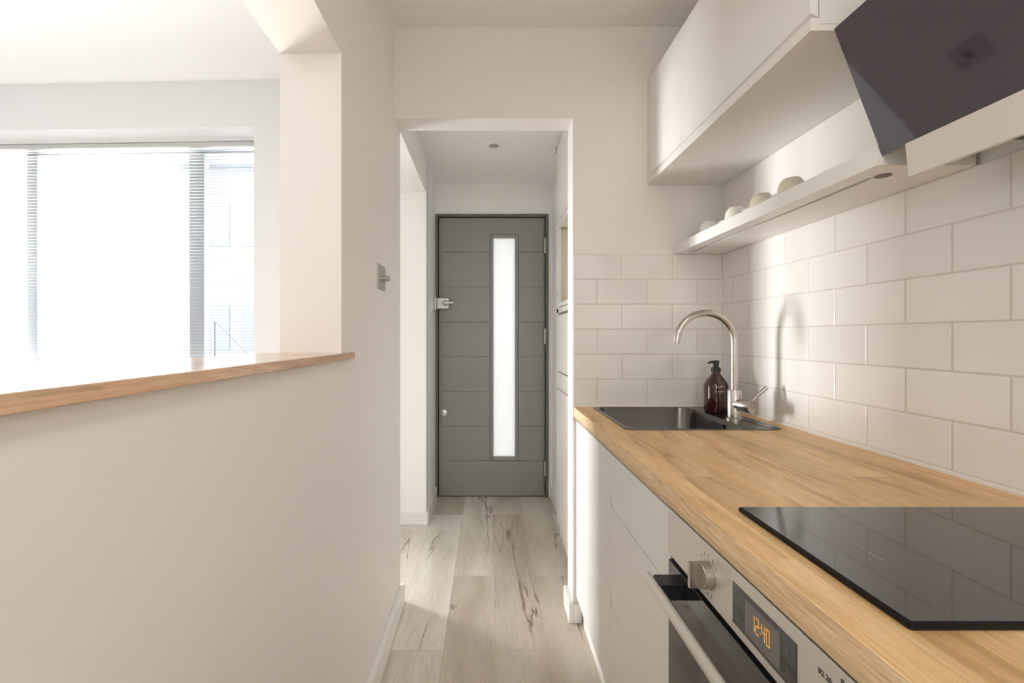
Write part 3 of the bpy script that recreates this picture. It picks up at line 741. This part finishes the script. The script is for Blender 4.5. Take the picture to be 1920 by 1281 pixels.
# ------------------------------------------------------------------ shelf
sh = thing('shelf', 'thick white floating shelf on the tiled wall holding small cups', 'shelf', (0.86, 1.34, 1.502))
sx, sz0, sz1, sy0, sy1 = 0.764, 1.502, 1.540, 0.867, DE - 0.005
gx_a, gx_b = 0.808, 0.820
MB().box(sx, gx_a, sy0, sy1, sz0, sz1 - 0.012).box(gx_b, XR - 0.0005, sy0, sy1, sz0, sz1 - 0.012).box(sx, XR - 0.0005, sy0, sy1, sz1 - 0.012, sz1).box(gx_a, gx_b, sy0, 0.935, sz0, sz1 - 0.012).box(gx_a, gx_b, sy1 - 0.02, sy1, sz0, sz1 - 0.012).build('board', LACQ, sh)
MB().box(gx_a, gx_b, 0.935, sy1 - 0.02, sz0 + 0.008, sz0 + 0.012).build('light_strip', GAP, sh)
MB().lathe((0.826, 0.922, sz0), [(0.0145, -0.0015), (0.0145, 0.001)], 28).build('touch_button', GAP, sh)

# ------------------------------------------------------------------ cups and saucers
CX = 0.832
cup_y = [F * CX / (px - VX) for px in (1484, 1428, 1379, 1329)]
cl = ['beige espresso cup upside down on shelf, nearest to the cooker hood',
      'beige espresso cup upside down on shelf, second from the cooker hood',
      'pale espresso cup upside down on shelf, third from the cooker hood',
      'pale espresso cup upside down on shelf, nearest to the end wall']
sl_ = ['saucer under the cup nearest to the cooker hood', 'saucer under the second cup from the cooker hood', 'saucer under the third cup from the cooker hood', 'saucer under the cup nearest to the end wall']
def make_cup():
    t = thing('espresso_cup', cl[0], 'cup', (CX, cup_y[0], 1.548), 'upturned cups on the shelf')
    MB().lathe((CX, cup_y[0], 1.548), [(0.030, 0.0), (0.034, 0.001), (0.0335, 0.012), (0.0315, 0.028), (0.028, 0.039), (0.024, 0.0445), (0.0215, 0.0465), (0.021, 0.049), (0.018, 0.049), (0.017, 0.046)], 36).build('cup_body', CERAMIC, t, smooth=True)
    p = []
    for k in range(13):
        a = math.radians(-80 + 160 * k / 12)
        p.append((CX - 0.006, cup_y[0] + 0.029 + 0.016 * math.cos(a), 1.548 + 0.023 + 0.014 * math.sin(a)))
    MB().tube(p, 0.0032, 10).build('handle', CERAMIC, t, smooth=True)
    return t
def make_saucer():
    t = MB().lathe((0, 0, 0), [(0.020, 0.0), (0.022, 0.0035), (0.048, 0.0105), (0.0505, 0.013), (0.049, 0.0138), (0.030, 0.0078), (0.0, 0.0078)], 40).build('saucer', CERAMIC_W, None, smooth=True, org=(0, 0, 0))
    t.location = (CX, cup_y[0], 1.5402)
    return tag(t, sl_[0], 'saucer', 'saucers on the shelf')
c0 = make_cup(); s0 = make_saucer()
for k in range(1, 4):
    c = c0.copy(); COL.objects.link(c); c.location = (CX, cup_y[k], 1.548); c['label'] = cl[k]
    for ch in list(c0.children):
        d = ch.copy(); COL.objects.link(d); d.parent = c
        if k >= 2:
            d.data = d.data.copy(); d.data.materials[0] = CERAMIC_W
    s_ = s0.copy(); COL.objects.link(s_); s_.location = (CX, cup_y[k], 1.5402); s_['label'] = sl_[k]

# ------------------------------------------------------------------ hood
hd = thing('cooker_hood', 'angled cooker hood with smoked glass front and steel lower panel', 'hood', (0.86, 0.57, 1.5))
P1 = Vector((0.679, 0, 1.769)); P2 = Vector((0.774, 0, 1.520))
dirv = (P2 - P1).normalized(); nrm = Vector((-dirv.z, 0, dirv.x))
if nrm.x > 0: nrm = -nrm
hy0_, hy1_ = 0.268, 0.866
t_ = 0.006
q1, q2 = P1 - nrm * t_, P2 - nrm * t_
MB().prism([(P1.x, P1.z), (P2.x, P2.z), (q2.x, q2.z), (q1.x, q1.z)], 'y', hy0_, hy1_).build('glass_front', HOODGLASS, hd, bevel=0.0008)
MB().prism([(0.735, 1.760), (0.790, 1.545), (0.800, 1.500), (0.957, 1.500), (0.957, 1.760)], 'y', 0.315, 0.749).build('hood_body', BLACK, hd)
MB().prism([(q1.x + 0.008, q1.z - 0.03), (q2.x + 0.004, q2.z + 0.02), (0.800, 1.545), (0.745, 1.739)], 'y', 0.330, 0.735).build('glass_mount', BLACK, hd)
MB().prism([(0.7625, 1.518), (0.769, 1.457), (0.777, 1.457), (0.7705, 1.518)], 'y', 0.30, 0.807).box(0.7705, 0.80, 0.33, 0.74, 1.502, 1.516).build('steel_panel', STEEL_HOOD, hd, bevel=0.001)
MB().box(0.76, 0.957, 0.44, 0.69, 1.760, ZK).build('chimney', STEEL_HOOD, hd, bevel=0.001)
